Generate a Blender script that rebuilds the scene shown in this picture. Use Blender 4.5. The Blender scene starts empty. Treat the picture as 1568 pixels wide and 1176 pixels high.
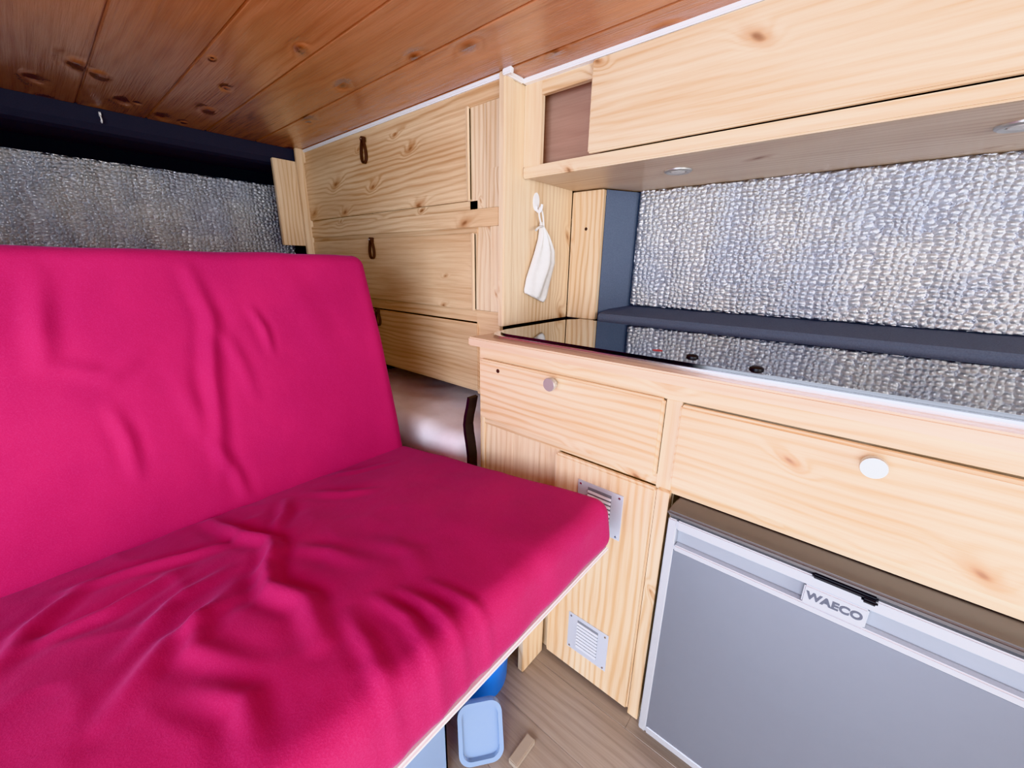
import bpy, bmesh, math, random
from mathutils import Vector, Matrix, noise
random.seed(4)
H=1.17
C=bpy.context.collection
sc=bpy.context.scene
try: sc.view_settings.view_transform='Khronos PBR Neutral'
except Exception: sc.view_settings.view_transform='Standard'
def s2l(c):
    return tuple(((x/255)/12.92 if x/255<=.04045 else ((x/255+.055)/1.055)**2.4) for x in c)+(1,)
# ---------------------------------------------------------------- materials
class NT:
    def __init__(s,name):
        s.m=bpy.data.materials.new(name); s.m.use_nodes=True; s.t=s.m.node_tree
        s.b=s.t.nodes['Principled BSDF']
    def n(s,typ,**k):
        nd=s.t.nodes.new(typ)
        for a,v in k.items(): setattr(nd,a,v)
        return nd
    def l(s,a,b): s.t.links.new(a,b)
    def val(s,sock,v):
        if isinstance(v,bpy.types.NodeSocket): s.l(v,sock)
        else: sock.default_value=v
    def math(s,op,a,b=None,c=None,clamp=False):
        nd=s.n('ShaderNodeMath',operation=op,use_clamp=clamp)
        s.val(nd.inputs[0],a)
        if b is not None: s.val(nd.inputs[1],b)
        if c is not None: s.val(nd.inputs[2],c)
        return nd.outputs[0]
    def comb(s,x,y,z=0.0):
        nd=s.n('ShaderNodeCombineXYZ'); s.val(nd.inputs[0],x); s.val(nd.inputs[1],y); s.val(nd.inputs[2],z); return nd.outputs[0]
    def noise(s,vec,scale=1,detail=3,rough=.5,dim='3D'):
        nd=s.n('ShaderNodeTexNoise'); nd.noise_dimensions=dim; s.l(vec,nd.inputs['Vector']); nd.inputs['Scale'].default_value=scale
        nd.inputs['Detail'].default_value=detail; nd.inputs['Roughness'].default_value=rough; return nd.outputs[0]
    def mix(s,f,a,b,mode='MIX'):
        nd=s.n('ShaderNodeMix',data_type='RGBA',blend_type=mode); s.val(nd.inputs[0],f); s.val(nd.inputs[6],a); s.val(nd.inputs[7],b); return nd.outputs[2]
    def ramp(s,v,a,b,lo=0,hi=1,smooth=True):
        nd=s.n('ShaderNodeMapRange'); nd.interpolation_type='SMOOTHSTEP' if smooth else 'LINEAR'; s.val(nd.inputs[0],v)
        nd.inputs[1].default_value=a; nd.inputs[2].default_value=b; nd.inputs[3].default_value=lo; nd.inputs[4].default_value=hi; return nd.outputs[0]
    def bump(s,h,strength=.3,dist=.01):
        nd=s.n('ShaderNodeBump'); s.l(h,nd.inputs['Height']); nd.inputs['Strength'].default_value=strength; nd.inputs['Distance'].default_value=dist
        s.l(nd.outputs[0],s.b.inputs['Normal']); return nd
def simple(name,rgb,rough=.5,metal=0,coat=0,bscale=0,bstr=.2,var=0.0,**kw):
    k=NT(name); k.b.inputs['Roughness'].default_value=rough; k.b.inputs['Metallic'].default_value=metal; k.b.inputs['Coat Weight'].default_value=coat
    tc=k.n('ShaderNodeTexCoord').outputs['Object']
    base=s2l(rgb)
    nz=k.noise(tc,bscale or 30,4,.6)
    dark=tuple(c*(1-(.25 if bscale else .04)-var) for c in base[:3])+(1,)
    k.l(k.mix(k.ramp(nz,.3,.7,0,.35+var),base,dark),k.b.inputs['Base Color'])
    if bscale: k.bump(nz,bstr,.002)
    for a,v in kw.items(): k.b.inputs[a.replace('_',' ')].default_value=v
    return k.m
def pine(name,light,dark,knot,axis='X',rough=.45,coat=.15,thr=.50,ring=.022,contrast=.62,kscale=(3.6,9.0),bumpy=.12,wav=0,big_amp=24,fibw=.28,shear=.5):
    k=NT(name); tc=k.n('ShaderNodeTexCoord').outputs['Object']
    sp=k.n('ShaderNodeSeparateXYZ'); k.l(tc,sp.inputs[0]); x,y,z=sp.outputs
    al,c1,c2={'X':(x,y,z),'Y':(y,x,z),'Z':(z,x,y)}[axis]
    cr=k.math('ADD',c1,c2)
    rnd=k.n('ShaderNodeNewGeometry').outputs['Random Per Island']
    al=k.math('ADD',al,k.math('MULTIPLY',rnd,31.7)); cr=k.math('ADD',cr,k.math('MULTIPLY',rnd,17.3))
    ka=k.math('ADD',k.math('MULTIPLY',al,math.cos(shear)),k.math('MULTIPLY',cr,-math.sin(shear)))
    kb=k.math('ADD',k.math('MULTIPLY',al,math.sin(shear)),k.math('MULTIPLY',cr,math.cos(shear)))
    kv=k.comb(k.math('MULTIPLY',ka,kscale[0]),k.math('MULTIPLY',kb,kscale[1]))
    vo=k.n('ShaderNodeTexVoronoi',voronoi_dimensions='2D'); k.l(kv,vo.inputs['Vector']); vo.inputs['Scale'].default_value=1
    sc3=k.n('ShaderNodeSeparateColor'); k.l(vo.outputs['Color'],sc3.inputs[0])
    off=k.math('LESS_THAN',sc3.outputs[0],thr)
    size=k.math('MULTIPLY_ADD',sc3.outputs[1],.8,.25)
    wob=k.noise(k.comb(k.math('MULTIPLY',al,14),k.math('MULTIPLY',cr,24)),1,2,.5,'2D')
    dd_=k.math('ADD',vo.outputs['Distance'],k.math('MULTIPLY_ADD',wob,.10,-.05))
    d=k.math('ADD',k.math('DIVIDE',dd_,size),off)
    warp=k.math('POWER',k.ramp(d,0,.6,1,0),2.0)
    big=k.noise(k.comb(k.math('MULTIPLY',al,1.0),k.math('MULTIPLY',cr,4.5)),1,3,.5,'2D')
    phase=k.math('ADD',k.math('MULTIPLY',cr,6.283/ring),k.math('ADD',k.math('MULTIPLY',big,big_amp),k.math('MULTIPLY',warp,11)))
    g=k.math('MULTIPLY_ADD',k.math('SINE',phase),.5,.5)
    g=k.math('POWER',g,2.2)
    fib=k.noise(k.comb(k.math('MULTIPLY',al,5),k.math('MULTIPLY',cr,190)),1,3,.6,'2D')
    tone=k.noise(k.comb(k.math('MULTIPLY',al,1.2),k.math('MULTIPLY',cr,7)),1,3,.5,'2D')
    gm=k.ramp(k.noise(k.comb(k.math('MULTIPLY',al,.8),k.math('MULTIPLY',cr,3)),1,2,.5,'2D'),.35,.65,.3,1)
    f=k.math('ADD',k.math('MULTIPLY',k.math('MULTIPLY',g,gm),contrast),k.math('ADD',k.ramp(fib,.35,.75,0,fibw),k.ramp(tone,.35,.7,0,.4)),clamp=True)
    col=k.mix(f,s2l(light),s2l(dark))
    core=k.ramp(d,.0,.10,1,0)
    halo=k.ramp(d,.03,.28,.7,0)
    hc=(dark[0]*.92,dark[1]*.82,dark[2]*.72)
    col=k.mix(halo,col,s2l(hc)); col=k.mix(k.math('MULTIPLY',core,.75),col,s2l(knot))
    hs=k.n('ShaderNodeHueSaturation'); k.l(col,hs.inputs['Color']); k.l(k.math('MULTIPLY_ADD',rnd,.14,.93),hs.inputs['Value'])
    k.l(hs.outputs[0],k.b.inputs['Base Color'])
    k.b.inputs['Roughness'].default_value=rough; k.b.inputs['Coat Weight'].default_value=coat; k.b.inputs['Coat Roughness'].default_value=.2
    hgt=k.math('ADD',k.math('MULTIPLY',g,.3),fib)
    if wav:
        rip=k.math('MULTIPLY',k.math('SINE',k.math('MULTIPLY',phase,.22)),k.math('ADD',k.math('MULTIPLY',warp,.6),.10))
        hgt=k.math('ADD',k.math('MULTIPLY',fib,.5),k.math('MULTIPLY',k.math('ADD',rip,big),wav))
    nb=k.bump(hgt,bumpy,.003)
    if wav: k.l(nb.outputs[0],k.b.inputs['Coat Normal'])
    return k.m
L,D,K=(232,212,182),(200,164,124),(124,76,48)
pX=pine('pine_x',L,D,K,'X'); pZ=pine('pine_z',L,D,K,'Z',thr=.70); pY=pine('pine_y',L,D,K,'Y',thr=.7)
L2,D2=(228,200,162),(192,150,108)
qX=pine('pine_aged_x',L2,D2,K,'X',thr=.6,shear=-.35); qZ=pine('pine_aged_z',L2,D2,K,'Z',thr=.8)
wtX=pine('pine_worktop',(224,202,176),(198,166,136),K,'X',thr=.8)
ceilM=pine('pine_ceiling_varnished',(202,142,104),(164,104,72),(112,62,38),'X',rough=.17,coat=.6,thr=.55,contrast=.34,ring=.045,kscale=(4.0,7.5),bumpy=.9,wav=4.2,fibw=.2,shear=.25)
walnut=pine('cubby_walnut',(176,142,124),(156,120,104),(120,88,72),'X',thr=.9,ring=.06,contrast=.3)
lam=pine('floor_laminate',(160,146,134),(122,108,98),(80,65,55),'X',rough=.35,thr=.95,ring=.03,contrast=.35,shear=0)
whiteP=simple('white_paint',(240,240,240),.4)
chrome=simple('chrome',(230,230,233),.18,1.0)
satin=simple('satin_nickel',(190,188,184),.32,.6)
steel=simple('vent_aluminium',(198,202,212),.4,.2)
blk=simple('black_plastic',(22,22,25),.45)
felt=simple('felt_dark_carpet',(60,61,69),.95,bscale=260,bstr=.6)
feltB=simple('felt_blue_carpet',(98,108,126),.95,bscale=260,bstr=.6,var=.1)
darkm=simple('black_blackout',(14,15,18),.9)
leather=simple('leather_brown',(62,38,30),.55,bscale=120)
fr_s=simple('fridge_silver',(198,201,207),.26,.45)
fr_p=simple('fridge_panel_grey',(140,146,158),.3,.6)
fr_d=simple('fridge_dark_top',(112,109,109),.3,.5)
fr_r=simple('fridge_recess',(142,146,154),.4,.1)
wht=simple('cotton_white',(236,234,230),.9,bscale=60,bstr=.2)
duvetM=simple('duvet_lilac',(250,248,255),.9,bscale=12,bstr=.3)
blueP=simple('blue_plastic',(30,130,240),.35,coat=.3)
crateP=simple('translucent_blue_plastic',(176,204,240),.2,coat=.3,Transmission_Weight=.45)
glassB=simple('black_glass',(9,10,12),.03,coat=1.0)
off=simple('offcut_wood',(165,150,134),.6)
emis=simple('spot_lens',(215,212,206),.2)
louv=simple('louvre_white',(236,238,246),.3); slotm=simple('slot_shadow',(125,128,135),.6)
def foilmat():
    k=NT('bubble_foil'); tc=k.n('ShaderNodeTexCoord').outputs['Object']
    sp=k.n('ShaderNodeSeparateXYZ'); k.l(tc,sp.inputs[0]); x,y,z=sp.outputs
    w=k.noise(tc,9,2)
    u=k.math('ADD',k.math('ADD',x,y),k.math('MULTIPLY',w,.02))
    v=k.math('ADD',z,k.math('MULTIPLY',w,.025))
    vo=k.n('ShaderNodeTexVoronoi',voronoi_dimensions='2D',feature='F1'); k.l(k.comb(u,k.math('MULTIPLY',v,1.2)),vo.inputs['Vector'])
    vo.inputs['Scale'].default_value=54; vo.inputs['Randomness'].default_value=.5
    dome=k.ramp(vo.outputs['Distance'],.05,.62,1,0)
    fine=k.noise(tc,115,3,.6)
    h=k.math('ADD',dome,k.math('MULTIPLY',fine,.7))
    nb=k.bump(h,1.0,.010)
    k.l(nb.outputs[0],k.b.inputs['Coat Normal'])
    big=k.noise(tc,6,3)
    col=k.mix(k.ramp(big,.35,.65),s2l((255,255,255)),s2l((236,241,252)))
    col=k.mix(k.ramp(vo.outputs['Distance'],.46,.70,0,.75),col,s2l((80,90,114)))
    k.l(col,k.b.inputs['Base Color'])
    k.b.inputs['Metallic'].default_value=.42; k.b.inputs['Roughness'].default_value=.17
    k.b.inputs['Coat Weight'].default_value=.8; k.b.inputs['Coat Roughness'].default_value=.10; k.b.inputs['Coat IOR'].default_value=1.7
    return k.m
foil=foilmat()
def fabric():
    k=NT('sofa_magenta_fabric'); tc=k.n('ShaderNodeTexCoord').outputs['Object']
    n1=k.noise(tc,5,3); n2=k.noise(tc,420,3,.7)
    col=k.mix(k.ramp(n1,.3,.7),s2l((168,40,88)),s2l((157,35,82)))
    col=k.mix(k.ramp(n2,.4,.75,0,.3),col,s2l((182,66,120)))
    k.l(col,k.b.inputs['Base Color']); k.b.inputs['Roughness'].default_value=.9
    k.b.inputs['Sheen Weight'].default_value=.18; k.b.inputs['Sheen Tint'].default_value=(.7,.5,1,1); k.b.inputs['Sheen Roughness'].default_value=.4
    k.b.inputs['Specular IOR Level'].default_value=.3
    mid=k.noise(tc,22,3,.5)
    k.bump(k.math('ADD',k.math('MULTIPLY',n2,.25),mid),.35,.005)
    return k.m
fab=fabric()
# ---------------------------------------------------------------- geometry helpers
def empty(name,loc=(0,0,0)):
    o=bpy.data.objects.new(name,None); C.objects.link(o); o.location=loc; o.empty_display_size=.05; return o
def link(name,me,mat,parent=None,smooth=False):
    o=bpy.data.objects.new(name,me); C.objects.link(o)
    if mat is not None:
        for m in (mat if isinstance(mat,(list,tuple)) else [mat]): me.materials.append(m)
    if parent: o.parent=parent
    if smooth:
        for p in me.polygons: p.use_smooth=True
    return o
def boxes(name,bl,mat,parent=None,bev=.002,seg=2):
    bm=bmesh.new()
    for b in bl:
        x0,x1,y0,y1,z0,z1=b
        vs=[bm.verts.new((x,y,z+H)) for x in (x0,x1) for y in (y0,y1) for z in (z0,z1)]
        F=[(0,1,3,2),(4,6,7,5),(0,4,5,1),(2,3,7,6),(0,2,6,4),(1,5,7,3)]
        for f in F: bm.faces.new([vs[i] for i in f])
    bmesh.ops.recalc_face_normals(bm,faces=bm.faces)
    if bev: bmesh.ops.bevel(bm,geom=bm.edges[:],offset=bev,segments=seg,affect='EDGES',clamp_overlap=True)
    me=bpy.data.meshes.new(name); bm.to_mesh(me); bm.free()
    return link(name,me,mat,parent)
def prism(name,poly,axis,a,b,mat,parent=None,bev=0,smooth=False):
    bm=bmesh.new()
    def P(p,t):
        if axis=='X': return (t,p[0],p[1]+H)
        if axis=='Y': return (p[0],t,p[1]+H)
        return (p[0],p[1],t+H)
    v0=[bm.verts.new(P(p,a)) for p in poly]; v1=[bm.verts.new(P(p,b)) for p in poly]
    bm.faces.new(v0); bm.faces.new(v1[::-1]); n=len(poly)
    for i in range(n): bm.faces.new([v0[i],v0[(i+1)%n],v1[(i+1)%n],v1[i]])
    bmesh.ops.recalc_face_normals(bm,faces=bm.faces)
    if bev: bmesh.ops.bevel(bm,geom=[e for e in bm.edges if len(e.link_faces)==2 and e.calc_face_angle()>.6],offset=bev,segments=2,affect='EDGES')
    me=bpy.data.meshes.new(name); bm.to_mesh(me); bm.free()
    return link(name,me,mat,parent)
def rrect(x0,x1,y0,y1,r,n=8):
    if not isinstance(r,(list,tuple)): r=[r]*4
    out=[]
    for (cx,cy,a0,rr) in ((x1-r[0],y1-r[0],0,r[0]),(x0+r[1],y1-r[1],90,r[1]),(x0+r[2],y0+r[2],180,r[2]),(x1-r[3],y0+r[3],270,r[3])):
        for i in range(n+1):
            a=math.radians(a0+90*i/n); out.append((cx+rr*math.cos(a),cy+rr*math.sin(a)))
    return out
def lathe(name,prof,loc,mat,parent=None,axis='Z',n=40):
    bm=bmesh.new(); rings=[]
    for r,h in prof:
        ring=[]
        for i in range(n):
            a=2*math.pi*i/n; c,s=r*math.cos(a),r*math.sin(a)
            p=(c,s,h) if axis=='Z' else (c,-h,s)
            ring.append(bm.verts.new((loc[0]+p[0],loc[1]+p[1],loc[2]+p[2]+H)))
        rings.append(ring)
    for a,b in zip(rings,rings[1:]):
        for i in range(n): bm.faces.new([a[i],a[(i+1)%n],b[(i+1)%n],b[i]])
    bmesh.ops.remove_doubles(bm,verts=bm.verts,dist=1e-6)
    bmesh.ops.recalc_face_normals(bm,faces=bm.faces)
    me=bpy.data.meshes.new(name); bm.to_mesh(me); bm.free()
    o=link(name,me,mat,parent,True)
    md=o.modifiers.new('es','EDGE_SPLIT'); md.split_angle=math.radians(40)
    return o
def tube(name,pts,r,mat,parent=None,cyc=False):
    cu=bpy.data.curves.new(name,'CURVE'); cu.dimensions='3D'; cu.bevel_depth=r; cu.bevel_resolution=3
    sp=cu.splines.new('NURBS'); sp.points.add(len(pts)-1)
    for p,q in zip(sp.points,pts): p.co=(q[0],q[1],q[2]+H,1)
    sp.use_endpoint_u=True; sp.order_u=3; sp.use_cyclic_u=cyc; sp.resolution_u=8
    o=bpy.data.objects.new(name,cu); C.objects.link(o); cu.materials.append(mat)
    if parent: o.parent=parent
    return o
def ribbon(name,path,wdir,w,th,mat,parent=None):
    bm=bmesh.new(); n=len(path); wd=Vector(wdir)
    rings=[]
    for i,p in enumerate(path):
        t=(Vector(path[min(i+1,n-1)])-Vector(path[max(i-1,0)])).normalized(); nn=t.cross(wd).normalized()
        p=Vector(p)+Vector((0,0,H))
        rings.append([bm.verts.new(p+wd*w/2*a+nn*th/2*b) for a,b in ((-1,-1),(1,-1),(1,1),(-1,1))])
    for a,b in zip(rings,rings[1:]):
        for i in range(4): bm.faces.new([a[i],a[(i+1)%4],b[(i+1)%4],b[i]])
    bm.faces.new(rings[0]); bm.faces.new(rings[-1])
    bmesh.ops.recalc_face_normals(bm,faces=bm.faces)
    me=bpy.data.meshes.new(name); bm.to_mesh(me); bm.free()
    return link(name,me,mat,parent,False)
def cushion(name,lo,hi,r,res,M,mat,disp=None,parent=None):
    lo=Vector(lo);hi=Vector(hi); bm=bmesh.new(); dim=hi-lo
    n=[max(6,int(d/res)) for d in dim]
    cache={}
    def V(i,j,k):
        key=(i,j,k)
        if key not in cache:
            p=Vector((lo.x+dim.x*i/n[0],lo.y+dim.y*j/n[1],lo.z+dim.z*k/n[2]))
            q=Vector([min(max(p[a],lo[a]+r),hi[a]-r) for a in range(3)])
            d=(p-q).normalized(); p2=q+d*r
            if disp: p2=p2+disp(p2,d)
            cache[key]=bm.verts.new(M@p2)
        return cache[key]
    for a in range(3):
        b,c=(a+1)%3,(a+2)%3
        for side in (0,n[a]):
            for i in range(n[b]):
                for j in range(n[c]):
                    q=[]
                    for di,dj in ((0,0),(1,0),(1,1),(0,1)):
                        idx=[0,0,0]; idx[a]=side; idx[b]=i+di; idx[c]=j+dj; q.append(V(*idx))
                    bm.faces.new(q if side else q[::-1])
    me=bpy.data.meshes.new(name); bm.to_mesh(me); bm.free()
    return link(name,me,mat,parent,True)
def segd(p,a,b):
    ax,ay=a;bx,by=b;dx,dy=bx-ax,by-ay
    t=max(0,min(1,((p[0]-ax)*dx+(p[1]-ay)*dy)/(dx*dx+dy*dy+1e-9)))
    return math.hypot(p[0]-ax-dx*t,p[1]-ay-dy*t),t
def folds(u,v,F):
    h=0
    for pts,w,hh in F:
        best=None
        nseg=len(pts)-1
        for i in range(nseg):
            d,t=segd((u,v),pts[i],pts[i+1]); g=(i+t)/nseg
            if best is None or d<best[0]: best=(d,g)
        d,g=best
        if d<w*4:
            taper=math.sin(math.pi*min(1,max(0,.08+.84*g)))
            h+=hh*taper*(math.exp(-(d/w)**2)-.35*math.exp(-((d-1.9*w)/w)**2))
    return h
# ---------------------------------------------------------------- room shell
CZ=.555; FZ=-1.17
pl=[]; y=-1.0; i=0
while y<1.62:
    x=-2.65-(i%3)*.4
    while x<2.3:
        pl.append((max(x,-2.65),min(x+1.2,2.3),y,y+.148,FZ-.03,FZ)); x+=1.2
    y+=.148; i+=1
boxes('floor',pl,lam,bev=.0012,seg=1)
pl=[]
for i in range(-6,9):
    y0=.04+.2*i
    if y0>1.6: break
    pl.append((-2.37,2.3,y0+.0003,min(y0+.1997,1.62),CZ,CZ+.02))
pl.append((-2.7,2.34,-1.2,1.66,CZ+.021,CZ+.04))  # unseen backing slab, added to block sky light leaking between the planks
boxes('ceiling',pl,ceilM,bev=.004,seg=2)
boxes('wall_right',[(-2.65,2.3,1.62,1.66,FZ,.57)],felt,bev=0)
boxes('wall_back',[(-2.70,-2.65,-1.2,1.66,FZ,.57)],darkm,bev=0)
boxes('wall_left',[(-2.65,-.75,-1.04,-1.0,FZ,.57),(1.0,1.35,-1.04,-1.0,FZ,.57),(-.75,1.0,-1.04,-1.0,.45,.57)],felt,bev=0)
boxes('wall_front',[(2.3,2.34,-1.04,1.66,FZ,-.75),(2.3,2.34,-1.04,1.66,.45,.57)],felt,bev=0)
prism('trim_rear_beam',[(-2.37,.57),(-2.37,.50),(-2.385,.478),(-2.41,.47),(-2.65,.47),(-2.65,.57)],'Y',-1.0,1.6,felt)
hk=empty('ceiling_hook')
lathe('hook_base',[(.0,-.004),(.008,-.004),(.008,.002),(.0,.002)],(-2.365,.30,.535),whiteP,hk,'Y')
tube('hook_wire',[(-2.365,.30,.535),(-2.35,.30,.525),(-2.345,.30,.508),(-2.358,.30,.502),(-2.362,.30,.512)],.0025,whiteP,hk)
# ---------------------------------------------------------------- foil mats
def foilsheet(name,axis,const,a0,a1,z0,z1,amp,sgn):
    bm=bmesh.new(); nx=int((a1-a0)/.008); nz=int((z1-z0)/.008); g=[]
    for i in range(nx+1):
        row=[]
        for j in range(nz+1):
            a=a0+(a1-a0)*i/nx; z=z0+(z1-z0)*j/nz
            d=amp*noise.noise(Vector((a*4,z*5,axis=='X')))+amp*.6*noise.noise(Vector((a*11,z*9,3)))
            d+=.003*math.sin(a*6.283/.12)
            row.append(bm.verts.new(((a,const+sgn*d,z+H) if axis=='Y' else (const+sgn*d,a,z+H))))
        g.append(row)
    for i in range(nx):
        for j in range(nz): bm.faces.new([g[i][j],g[i+1][j],g[i+1][j+1],g[i][j+1]])
    bmesh.ops.recalc_face_normals(bm,faces=bm.faces)
    me=bpy.data.meshes.new(name); bm.to_mesh(me); bm.free()
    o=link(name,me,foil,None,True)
    md=o.modifiers.new('sol','SOLIDIFY'); md.thickness=.003
    return o
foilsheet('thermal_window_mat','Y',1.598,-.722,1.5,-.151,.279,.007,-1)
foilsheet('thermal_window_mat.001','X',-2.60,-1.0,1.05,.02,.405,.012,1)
# ---------------------------------------------------------------- window surround on kitchen wall
prism('window_frame_reveal',[(-.80,1.471),(-.735,1.59),(-.727,1.62),(-.80,1.62)],'Z',-.206,.277,feltB)
prism('window_frame_sill',[(1.427,-.206),(1.427,-.186),(1.434,-.177),(1.45,-.174),(1.615,-.152),(1.618,-.152),(1.618,-.206)],'X',-.775,1.5,feltB)
# ---------------------------------------------------------------- rear / tall storage cabinet
tc=empty('tall_storage_cabinet',(0,0,0))
YF=1.05
bl=[(-2.35,-.955,YF,YF+.018,.492,CZ),
    (-2.35,-1.06,YF,YF+.018,.183,.213),
    (-2.35,-.955,YF-.010,YF+.018,.126,.183),
    (-2.35,-1.06,YF,YF+.018,-.205,-.161),
    (-2.35,-1.06,YF-.004,YF+.018,.106,.126)]
boxes('rails',bl,qX,tc,.002)
boxes('stiles',[(-1.10,-1.02,YF,YF+.018,.183,.492),(-1.02,-.955,YF-.003,YF+.018,.183,.492),(-1.08,-1.0,YF,YF+.018,-.16,.126),(-1.0,-.955,YF-.003,YF+.018,-.16,.126)],pZ,tc,.002)
boxes('lower_stile',[(-1.07,-.955,YF-.002,YF+.018,-.485,-.161)],qX,tc,.002)
boxes('flap_upper',[(-2.33,-1.09,YF-.010,YF,.213,.492)],qX,tc,.003)
boxes('flap_upper_edge',[(-1.104,-1.09,YF-.014,YF,.211,.494)],pZ,tc,.003)
boxes('flap_middle',[(-2.33,-1.072,YF-.010,YF,-.160,.106)],qX,tc,.003)
boxes('flap_middle_edge',[(-1.086,-1.072,YF-.014,YF,-.162,.107)],pZ,tc,.003)
boxes('flap_lower',[(-2.33,-1.058,YF-.010,YF+.004,-.465,-.21)],qX,tc,.003)
boxes('carcass',[(-2.35,-.955,YF+.018,1.6,-.485,-.467),(-2.35,-.955,YF+.018,1.6,.17,.185),(-2.35,-.955,YF+.018,1.6,-.19,-.175)],qX,tc,.001)
boxes('post',[(-.955,-.93,YF-.012,YF+.03,-.206,CZ)],pZ,tc,.003)
boxes('side_panel',[(-.955,-.935,YF+.03,1.445,-.206,CZ)],pZ,tc,.001)
boxes('end_panel',[(-2.37,-2.345,.897,1.07,.085,.495)],pZ,tc,.002)
boxes('end_panel_joint',[(-2.346,-2.325,1.005,1.052,.04,CZ)],pZ,tc,.002)
cp=empty('trim_corner_panel')
boxes('panel',[(-.934,-.80,1.447,1.47,-.206,.276)],pZ,cp,.002)
lathe('screw_hole',[(0,0),(.006,0),(.006,.001),(0,.001)],(-.865,1.4465,.14),leather,cp,'Y')
def strap(x,z,n,L=.085):
    path=[]
    for i in range(29):
        a=math.pi*2*i/28
        w=.020*math.sin(a); t=(1-math.cos(a))/2
        path.append((x+w*(0.45+.8*t),YF-.020,z-L*t))
    ribbon('strap_loop_%d'%n,path,(0,1,0),.012,.0035,leather,tc)
    boxes('strap_tab_%d'%n,[(x-.007,x+.007,YF-.028,YF-.008,z-.014,z+.006)],leather,tc,.002)
    lathe('strap_screw_%d'%n,[(0,0),(.005,0),(.005,.003),(0,.004)],(x,YF-.028,z-.004),chrome,tc,'Y',16)
strap(-1.728,.505,1,.095); strap(-1.725,.105,2); strap(-1.72,-.21,3,.075)
boxes('trim_1',[(-2.35,-.93,YF-.008,YF+.004,CZ-.014,CZ)],whiteP,bev=.003)
boxes('trim_2',[(-.934,-.922,YF-.012,1.12,CZ-.014,CZ),(-.935,-.90,YF-.02,YF-.005,CZ-.016,CZ)],whiteP,bev=.003)
# ---------------------------------------------------------------- overhead cabinet
oc=empty('overhead_cabinet')
YO=1.138
boxes('base_board',[(-.934,1.6,YO+.018,1.61,.281,.299)],wtX,oc,.001)
boxes('front_rail',[(-.934,1.6,YO-.004,YO+.018,.277,.312)],pX,oc,.004)
boxes('front_frame_top',[(-.866,-.668,YO,YO+.018,.505,CZ-.012)],pX,oc,.001)
boxes('front_frame_stile',[(-.934,-.866,YO,YO+.018,.312,CZ-.012)],pZ,oc,.001)
boxes('cubby_back',[(-.934,-.66,1.20,1.215,.30,CZ)],walnut,oc,0)
boxes('cubby_side',[(-.675,-.66,YO+.018,1.6,.30,CZ)],walnut,oc,0)
boxes('flap_door',[(-.683,1.6,YO-.018,YO,.314,CZ-.014)],pX,oc,.004)
boxes('trim_3',[(-.93,1.6,YO-.02,YO+.01,CZ-.013,CZ)],whiteP,bev=.003)
for i,xx in enumerate((-.493,.176,.85)):
    s=empty('recessed_spotlight' if i==0 else 'recessed_spotlight.%03d'%i,(0,0,0))
    lathe('bezel',[(.0,.0),(.022,.0),(.024,-.004),(.034,-.006),(.039,-.003),(.040,.0005),(.0,.0005)],(xx,1.335,.2805),satin,s)
    lathe('lens',[(.0,-.001),(.022,-.001),(.02,-.005),(0,-.006)],(xx,1.335,.2805),emis,s)
# ---------------------------------------------------------------- kitchen base cabinet
kc=empty('kitchen_base_cabinet')
YK=.83
boxes('worktop',[(-.87,1.6,.814,1.426,-.232,-.207),(-.87,-.80,1.426,1.45,-.232,-.207)],wtX,kc,.004)
boxes('frame_rails',[(-.835,1.6,YK,YK+.02,-.268,-.232),(-.82,-.271,YK+.002,YK+.02,-.476,-.448),(-.238,1.6,YK,YK+.02,-.482,-.452)],pX,kc,.001)
boxes('frame_stiles',[(-.835,-.818,YK-.001,YK+.02,FZ,-.268),(-.271,-.238,YK-.001,YK+.02,FZ,-.268),(.372,.41,YK-.001,YK+.02,FZ,-.268),(-.262,-.234,YK-.016,YK,FZ+.002,-.476)],pZ,kc,.001)
boxes('lower_panel',[(-.818,-.70,YK+.004,YK+.02,FZ,-.476),(-.70,-.60,YK+.004,YK+.02,FZ,-.476),(-.60,-.535,YK+.002,YK+.02,FZ,-.476)],pZ,kc,.001)
boxes('behind_drawers',[(-.82,1.6,YK+.02,YK+.03,-.46,-.26),(.41,1.6,YK+.01,YK+.03,FZ,-.48),(-.54,-.26,YK+.02,YK+.03,FZ,-.46)],pX,kc,0)
boxes('side_left',[(-.835,-.818,YK+.02,1.45,FZ,-.232),(-.25,-.238,YK+.03,1.45,FZ,-.46),(.372,.39,YK+.03,1.45,FZ,-.46)],pZ,kc,.001)
boxes('drawer_front_left',[(-.822,-.271,YK-.018,YK,-.449,-.266)],pX,kc,.005,3)
boxes('drawer_front_right',[(-.238,.372,YK-.018,YK,-.453,-.270)],pX,kc,.005,3)
boxes('door_front',[(-.537,-.264,YK-.018,YK,FZ+.012,-.476)],pZ,kc,.005,3)
for i,(xx,zz) in enumerate(((-.549,-.285),(.067,-.292))):
    lathe('knob_%d'%i,[(0,0),(.009,0),(.009,.012),(.0165,.014),(.0175,.018),(.0175,.026),(.0165,.0275),(0,.0275)],(xx,YK-.018,zz),satin,kc,'Y',32)
lathe('keyhole',[(0,0),(.006,0),(.006,.001),(0,.001)],(-.745,YK-.018,-.29),leather,kc,'Y',16)
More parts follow.
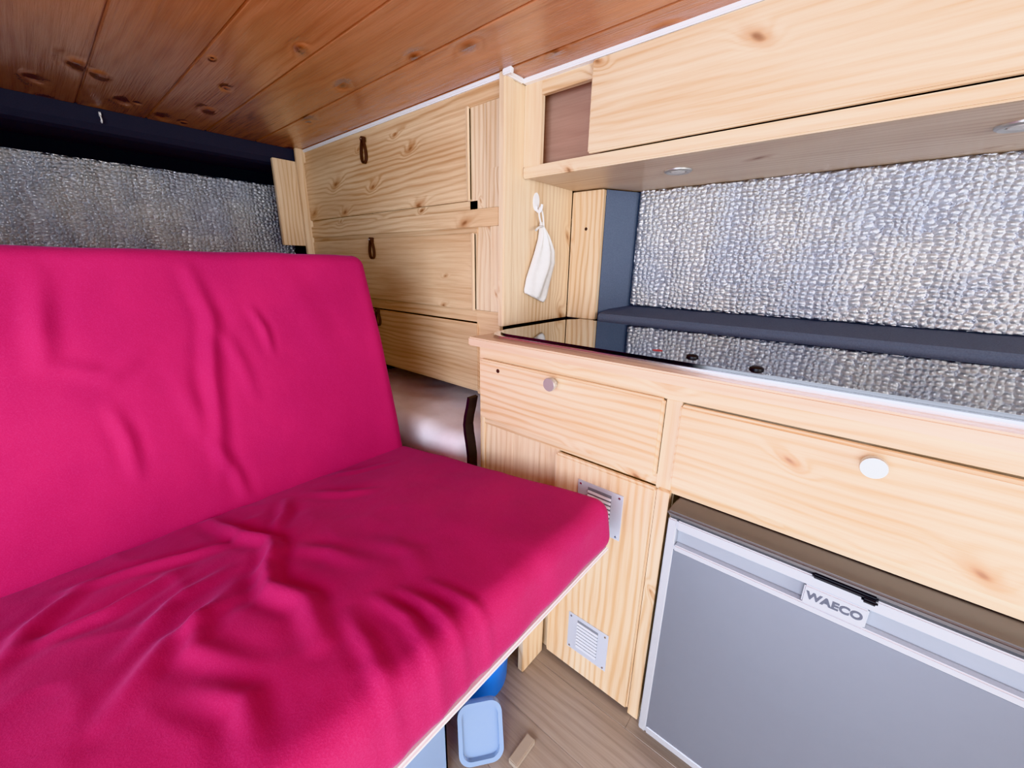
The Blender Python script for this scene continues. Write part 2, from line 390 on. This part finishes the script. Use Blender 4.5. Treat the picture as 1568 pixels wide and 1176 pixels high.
def vent(z0,z1,n):
    x0,x1=-.460,-.335
    boxes('vent_plate_%d'%n,[(x0,x1,YK-.021,YK-.018,z0,z1)],steel,kc,.0008,1)
    sl=[(x0+.03,x1-.03,YK-.0245,YK-.021,z0+.02+.0115*i,z0+.027+.0115*i) for i in range(8)]
    boxes('vent_louvres_%d'%n,sl,louv,kc,.0012)
    boxes('vent_slots_%d'%n,[(x0+.03,x1-.03,YK-.0215,YK-.0208,z0+.018,z0+.115)],slotm,kc,0)
    for a in (x0+.009,x1-.009):
        for b in (z0+.009,z1-.009): lathe('vent_screw_%d'%n,[(0,0),(.0035,0),(.003,.0015),(0,.002)],(a,YK-.021,b),chrome,kc,'Y',12)
vent(-1.078,-.952,1); vent(-.650,-.524,2)
hb=empty('glass_lid_hob')
prism('steel_rim',rrect(-.844,.62,.850,1.349,[.03,.078,.082,.03]),'Z',-.207,-.198,chrome,hb,.002)
prism('glass_lid',rrect(-.830,.61,.871,1.337,[.03,.07,.072,.03]),'Z',-.198,-.193,glassB,hb,.0015)
for i,(xx,yy) in enumerate(((-.263,.937),(-.131,.911))):
    lathe('lid_stop_%d'%i,[(0,0),(.013,0),(.013,.003),(.009,.006),(0,.006)],(xx,yy,-.193),blk,hb)
lathe('safety_label',[(0,0),(.012,0),(.012,.0004),(0,.0004)],(-.35,.955,-.193),simple('label_red',(190,60,60),.5),hb)
# ---------------------------------------------------------------- fridge
fr=empty('refrigerator')
fx0,fx1,fy,ft,fb=-.215,.35,.765,-.484,-1.117
boxes('body',[(fx0+.004,fx1-.004,fy+.045,1.28,fb,ft-.004)],fr_d,fr,.004)
boxes('top_cover',[(fx0-.004,fx1+.004,fy-.002,YK+.02,ft-.012,ft)],fr_d,fr,.004,3)
dz1=ft-.017
boxes('door_gasket',[(fx0+.006,fx1-.006,fy+.037,fy+.045,fb+.005,ft-.013),(fx0+.004,fx1-.004,fy+.010,fy+.045,dz1,ft-.012)],blk,fr,0)
boxes('door_slab',[(fx0,fx1,fy+.018,fy+.036,fb,dz1)],fr_s,fr,.005,3)
b=.018; hz0,hz1=-.560,-.523; lx0,lx1=.024,.110
boxes('door_frame',[(fx0,fx0+b,fy,fy+.02,fb,dz1),(fx1-b,fx1,fy,fy+.02,fb,dz1),(fx0+b,fx1-b,fy,fy+.02,fb,fb+.02),
   (fx0+b,fx1-b,fy,fy+.02,hz1,dz1),(fx0+b,fx1-b,fy,fy+.02,hz0-.014,hz0),(lx0,lx1,fy-.001,fy+.02,hz0,hz1)],fr_s,fr,.0025,3)
boxes('door_panel',[(fx0+b,fx1-b,fy+.003,fy+.02,fb+.02,hz0-.014)],fr_p,fr,.001)
boxes('handle_recess',[(fx0+b,lx0,fy+.016,fy+.019,hz0,hz1),(lx1,fx1-b,fy+.016,fy+.019,hz0,hz1)],fr_r,fr,.001)
boxes('latch',[(.03,.115,fy-.006,fy+.004,-.503,-.494)],blk,fr,.003)
boxes('latch_tab',[(.095,.115,fy-.012,fy-.002,-.506,-.498)],blk,fr,.003)
boxes('feet',[(fx0+.03,fx0+.07,fy+.06,fy+.1,FZ,fb),(fx1-.07,fx1-.03,fy+.06,fy+.1,FZ,fb),(fx0+.03,fx0+.07,1.2,1.24,FZ,fb),(fx1-.07,fx1-.03,1.2,1.24,FZ,fb)],blk,fr,.002)
tx=bpy.data.curves.new('brand_lettering','FONT'); tx.body='WAECO'; tx.size=.0195; tx.extrude=.0006; tx.align_x='CENTER'; tx.align_y='CENTER'; tx.offset=.0009; tx.space_character=1.05
to=bpy.data.objects.new('brand_lettering',tx); C.objects.link(to); to.parent=fr; to.location=(.067,fy-.0014,-.541+H); to.rotation_euler=(math.radians(90),0,0)
tx.materials.append(simple('lettering_grey',(85,88,100),.4))
# ---------------------------------------------------------------- sofa bed
so=empty('sofa_bed')
a=math.radians(8.33)
ex=Vector((math.cos(a),0,math.sin(a))); nz=Vector((-math.sin(a),0,math.cos(a)))
O=Vector((-1.075,0,-.591+H))
MS=Matrix(((ex.x,0,nz.x,O.x),(0,1,0,O.y),(ex.z,0,nz.z,O.z),(0,0,0,1)))
SF=[ # (distance from crease, Y), width, height
 ([(.02,.155),(.10,.165),(.19,.178),(.27,.205),(.33,.19),(.40,.165)],.013,.015),
 ([(.08,.30),(.16,.27),(.24,.215)],.012,.009),
 ([(.20,.16),(.17,.08),(.13,.0),(.10,-.08)],.014,.009),
 ([(.31,.21),(.36,.165),(.44,.150),(.52,.175),(.62,.155)],.014,.015),
 ([(.34,.225),(.42,.26),(.50,.275)],.014,.007),
 ([(.36,.13),(.41,.06),(.48,.04),(.58,.08)],.014,.009),
 ([(.22,.06),(.26,-.03),(.25,-.12)],.015,.010),
 ([(.08,.35),(.18,.40),(.24,.46)],.014,.006),([(.30,.12),(.33,.04),(.40,-.02)],.013,.008),
 ([(.56,.03),(.63,.06),(.70,.05)],.013,.008),([(.45,.33),(.55,.35),(.62,.32)],.016,.004),
 ([(.60,.245),(.68,.25),(.76,.235)],.009,.008),([(.62,.28),(.70,.285),(.76,.28)],.008,.008),([(.64,.32),(.72,.325),(.76,.33)],.008,.006),([(.60,.20),(.68,.19),(.76,.17)],.010,.007),
 ([(.1,-.05),(.2,-.12),(.3,-.15)],.015,.010),([(.02,.45),(.06,.5),(.1,.6)],.012,.004),([(.40,.13),(.43,.02),(.52,-.05)],.014,.008)]
def ridge(x,y,s,z):
    return (1-abs(noise.noise(Vector((x*s,y*s,z)))))**6
def sd(p,d):
    u,v=p.x,p.y
    top=max(0,d.z); fr_=max(0,d.x)
    h=folds(u,v,SF)*max(top,fr_*.8 if p.z>-.07 else fr_*.5)
    w=math.exp(-((v-.08)/.3)**2)
    h+=top*w*.0035*ridge(u*1.0,v*1.6,5.5,4.2)
    h+=(.003*noise.noise(Vector((u*7,v*7,1)))+.0012*noise.noise(Vector((u*18,v*18,5))))*top
    h+=.010*top*math.sin(math.pi*min(1,max(0,u/.76)))*math.sin(math.pi*min(1,max(0,(v+.75)/1.475)))
    h+=.004*fr_*noise.noise(Vector((v*14,p.z*6,2)))
    return d*h
cushion('seat_cushion',(-.03,-.75,-.118),(.757,.728,0),.034,.007,MS,fab,sd,so)
e=Vector((-.249,0,.9685)); n2=Vector((.9685,0,.249))
MB=Matrix(((n2.x,0,e.x,O.x),(0,1,0,0),(n2.z,0,e.z,O.z),(0,0,0,1)))
def zb(z): return (z+.591)/.9685
BF=[([(.245,zb(-.02)),(.262,zb(-.13)),(.235,zb(-.26)),(.222,zb(-.38)),(.205,zb(-.50))],.014,.012),
    ([(.352,zb(-.12)),(.37,zb(-.17)),(.375,zb(-.23))],.009,.009),
    ([(.01,zb(-.03)),(-.01,zb(-.13)),(-.02,zb(-.2))],.016,.009),([(-.02,zb(-.2)),(.06,zb(-.235)),(.12,zb(-.2))],.014,.005),
    ([(.05,zb(-.30)),(.062,zb(-.37)),(.06,zb(-.45))],.011,.008),([(.20,zb(-.42)),(.23,zb(-.50)),(.24,zb(-.57))],.011,.008),
    ([(.17,zb(-.25)),(.19,zb(-.36)),(.2,zb(-.47))],.018,.005),([(-.2,zb(-.1)),(-.22,zb(-.3)),(-.18,zb(-.45))],.018,.009),
    ([(.45,zb(-.05)),(.50,zb(-.15)),(.52,zb(-.28))],.03,.003),([(.262,zb(-.13)),(.30,zb(-.24)),(.31,zb(-.34))],.013,.005)]
def bd(p,d):
    f=max(0,d.x)
    h=folds(p.y,p.z,BF)*f+(.004*noise.noise(Vector((p.z*5,p.y*6,9)))+.0012*noise.noise(Vector((p.z*15,p.y*15,5))))*f
    h+=.008*f*math.sin(math.pi*min(1,max(0,p.z/.64)))
    h+=.004*max(0,d.z)*noise.noise(Vector((p.y*8,1,1)))
    return d*h
cushion('back_cushion',(-.125,-.75,-.06),(.0,.712,.642),.036,.008,MB,fab,bd,so)
def tbox(name,lo,hi,M,mat,bev=.003):
    bm=bmesh.new(); bmesh.ops.create_cube(bm,size=1)
    for v in bm.verts: v.co=M@Vector([lo[i]+(v.co[i]+.5)*(hi[i]-lo[i]) for i in range(3)])
    bmesh.ops.bevel(bm,geom=bm.edges[:],offset=bev,segments=2,affect='EDGES')
    me=bpy.data.meshes.new(name); bm.to_mesh(me); bm.free(); return link(name,me,mat,so)
tbox('seat_lining',(0,-.74,-.126),(.748,.715,-.117),MS,whiteP)
tbox('seat_board',(.0,-.73,-.142),(.735,.705,-.127),MS,qX)
boxes('bench_support',[(-.568,-.548,.713,.811,FZ,-.66),(-1.05,-1.03,-.70,.70,FZ,-.745),(-.568,-.548,-.74,-.66,FZ,-.66)],pZ,so,.002)
# ---------------------------------------------------------------- bed platforms + duvet
bp=empty('bed_platform')
boxes('side_deck',[(-2.55,-.85,.76,1.58,-.87,-.85)],qX,bp,.002)
boxes('side_deck_legs',[(-.90,-.86,.78,.82,FZ,-.87),(-1.9,-1.86,.78,.82,FZ,-.87),(-.90,-.86,1.5,1.54,FZ,-.87),(-2.5,-2.46,1.5,1.54,FZ,-.87)],qZ,bp,.002)
bp2=empty('bed_platform.001')
boxes('rear_deck',[(-2.55,-1.42,-.98,.745,-.62,-.60),(-1.46,-1.42,-.98,-.9,FZ,-.62),(-1.46,-1.42,.7,.745,FZ,-.62),(-2.55,-2.5,-.98,-.9,FZ,-.62)],qX,bp2,.002)
def dd(p,d):
    h=.012*noise.noise(p*4)+.006*noise.noise(p*10)
    return d*h
cushion('folded_duvet',(-1.95,.80,-.845+H),(-.885,1.40,-.555+H),.06,.025,Matrix.Identity(4),duvetM,lambda p,d: dd(p,d)*(1 if d.z>-.5 else 0))
st=[(-.838,.80,-.385),(-.846,.80,-.42),(-.855,.80,-.45),(-.860,.80,-.48),(-.857,.80,-.51),(-.851,.80,-.54),(-.845,.80,-.58),(-.845,.80,-.64)]
ribbon('luggage_strap',st,(0,1,.0),.035,.010,blk)
# ---------------------------------------------------------------- bag on hook
bg=empty('drawstring_bag')
XS=-.935
LE=[(0,1.230,.15),(.08,1.228,.13),(.22,1.222,.095),(.42,1.198,.04),(.75,1.156,-.045),(.93,1.146,-.085),(1,1.150,-.095)]
RE=[(0,1.238,.15),(.08,1.242,.135),(.22,1.272,.10),(.38,1.310,.055),(.55,1.321,.01),(.80,1.298,-.06),(.96,1.278,-.125),(1,1.262,-.135)]
def lerp(T,s):
    for a,b in zip(T,T[1:]):
        if s<=b[0]+1e-9:
            t=(s-a[0])/(b[0]-a[0]); return a[1]+(b[1]-a[1])*t,a[2]+(b[2]-a[2])*t
    return T[-1][1:]
NR,NC=40,36; bm=bmesh.new(); fr_v=[];bk_v=[]
for i in range(NR+1):
    s=i/NR; l_=lerp(LE,s); r_=lerp(RE,s); ra=[];rb=[]
    for j in range(NC+1):
        t=j/NC; yy=l_[0]+(r_[0]-l_[0])*t; zz=l_[1]+(r_[1]-l_[1])*t
        prof_=math.sqrt(max(0,1-(2*t-1)**2))
        th=.007+.020*math.sin(math.pi*min(1,s*.95))**.7
        pleat=.0055*math.sin(t*15+1.2*math.sin(s*3))*(1-.55*s)+.004*math.sin(t*7+s*5+1)
        x_=XS+.010+prof_*(th+pleat*min(1,s*5))
        ra.append(bm.verts.new((x_,yy,zz+H)))
        rb.append(ra[-1] if j in(0,NC) else bm.verts.new((XS+.006,yy,zz+H)))
    fr_v.append(ra);bk_v.append(rb)
for i in range(NR):
    for j in range(NC):
        bm.faces.new([fr_v[i][j],fr_v[i+1][j],fr_v[i+1][j+1],fr_v[i][j+1]])
        bm.faces.new([bk_v[i][j],bk_v[i][j+1],bk_v[i+1][j+1],bk_v[i+1][j]])
for i in (0,NR):
    try: bm.faces.new(fr_v[i]+bk_v[i][-2:0:-1])
    except Exception: pass
bmesh.ops.recalc_face_normals(bm,faces=bm.faces)
me=bpy.data.meshes.new('pouch'); bm.to_mesh(me); bm.free(); link('pouch',me,wht,bg,True)
tube('cord_loop',[(XS+.02,1.230,.13),(XS+.02,1.209,.16),(XS+.018,1.208,.19),(XS+.018,1.22,.20),(XS+.02,1.232,.17),(XS+.02,1.238,.13)],.003,wht,bg)
tube('cord_end',[(XS+.02,1.232,.135),(XS+.03,1.20,.135),(XS+.03,1.178,.118)],.004,wht,bg)
hk2=empty('wall_hook')
prism('hook_plate',[(1.211+.017*math.cos(t*math.pi/12),.215+.03*math.sin(t*math.pi/12)) for t in range(24)],'X',XS,XS+.005,whiteP,hk2,.001)
tube('hook_prong',[(XS+.004,1.211,.20),(XS+.006,1.211,.185),(XS+.02,1.211,.18),(XS+.028,1.211,.192),(XS+.028,1.211,.205)],.0045,whiteP,hk2)
# ---------------------------------------------------------------- things under the seat
lathe('plastic_bucket',[(0,0),(.10,0),(.105,.006),(.110,.13),(.114,.13),(.114,.15),(.118,.15),(.118,.165),(.108,.165),(.102,.15),(.097,.01),(0,.01)],(-.665,.615,FZ),blueP)
cr=empty('storage_crate')
x0,x1,y0,y1,z0,z1=-.97,-.52,-.14,.40,FZ,-.90
boxes('walls',[(x0,x1,y0,y0+.006,z0,z1),(x0,x1,y1-.006,y1,z0,z1),(x0,x0+.006,y0,y1,z0,z1),(x1-.006,x1,y0,y1,z0,z1),(x0,x1,y0,y1,z0,z0+.006)],crateP,cr,.001)
boxes('rim',[(x0-.012,x1+.012,y0-.012,y0+.002,z1-.018,z1),(x0-.012,x1+.012,y1-.002,y1+.012,z1-.018,z1),(x0-.012,x0+.002,y0,y1,z1-.018,z1),(x1-.002,x1+.012,y0,y1,z1-.018,z1)],crateP,cr,.003)
ld=empty('container_lid')
M=Matrix.Translation((-.515,.43,FZ+H))@Matrix.Rotation(math.radians(52),4,'Z')@Matrix.Rotation(math.radians(-24),4,'X')
outer=rrect(0,.11,.0,.14,.03); inner=rrect(.010,.100,.010,.130,.022)
for nm in ('lid_panel','lid_rim'):
    bm=bmesh.new()
    if nm=='lid_panel':
        va=[bm.verts.new(M@Vector((p[0],0.006,p[1]))) for p in outer]; vb=[bm.verts.new(M@Vector((p[0],.011,p[1]))) for p in outer]
        bm.faces.new(va); bm.faces.new(vb[::-1])
        for i in range(len(va)): bm.faces.new([va[i],vb[i],vb[(i+1)%len(va)],va[(i+1)%len(va)]])
    else:
        n=len(outer); Q=[[bm.verts.new(M@Vector((p[0],t,p[1]))) for p in s_] for s_,t in ((outer,-.008),(outer,.008),(inner,.008),(inner,-.008))]
        Q.append(Q[0])
        for A,B in zip(Q,Q[1:]):
            for i in range(n): bm.faces.new([A[i],B[i],B[(i+1)%n],A[(i+1)%n]])
    bmesh.ops.recalc_face_normals(bm,faces=bm.faces)
    me=bpy.data.meshes.new(nm); bm.to_mesh(me); bm.free(); link(nm,me,crateP,ld)
boxes('wooden_offcut',[(-.432,-.406,.515,.59,FZ,FZ+.016)],off,bev=.002)
# ---------------------------------------------------------------- lights
def area(name,loc,target,sx,sy,power,col):
    l=bpy.data.lights.new(name,'AREA'); l.shape='RECTANGLE'; l.size=sx; l.size_y=sy; l.energy=power; l.color=col
    o=bpy.data.objects.new(name,l); C.objects.link(o); o.location=loc
    o.rotation_euler=(Vector(target)-Vector(loc)).to_track_quat('-Z','Y').to_euler(); return o
area('daylight_sliding_door',(.0,-1.35,.0+H),(-.6,.6,-.2+H),1.7,1.9,90,(.76,.83,1.0))
area('daylight_cab',(2.6,-.3,.0+H),(-1.4,.7,-.15+H),1.8,1.3,60,(1.0,.98,.96))
w=bpy.data.worlds.new('sky'); sc.world=w; w.use_nodes=True
bgn=w.node_tree.nodes['Background']; bgn.inputs[0].default_value=(.87,.93,1,1); bgn.inputs[1].default_value=2.4
# ---------------------------------------------------------------- camera
cd=bpy.data.cameras.new('camera'); cd.sensor_width=36; cd.lens=36*610.2/1568; cd.clip_start=.01
co=bpy.data.objects.new('camera',cd); C.objects.link(co); sc.camera=co
yaw,pit,rol=math.radians(130.42),math.radians(-16.58),math.radians(.88)
f=Vector((math.cos(yaw)*math.cos(pit),math.sin(yaw)*math.cos(pit),math.sin(pit))); r=Vector((math.sin(yaw),-math.cos(yaw),0)); u=r.cross(f)
r2=math.cos(rol)*r+math.sin(rol)*u; u2=-math.sin(rol)*r+math.cos(rol)*u
co.matrix_world=Matrix(((r2.x,u2.x,-f.x,0),(r2.y,u2.y,-f.y,0),(r2.z,u2.z,-f.z,H),(0,0,0,1)))
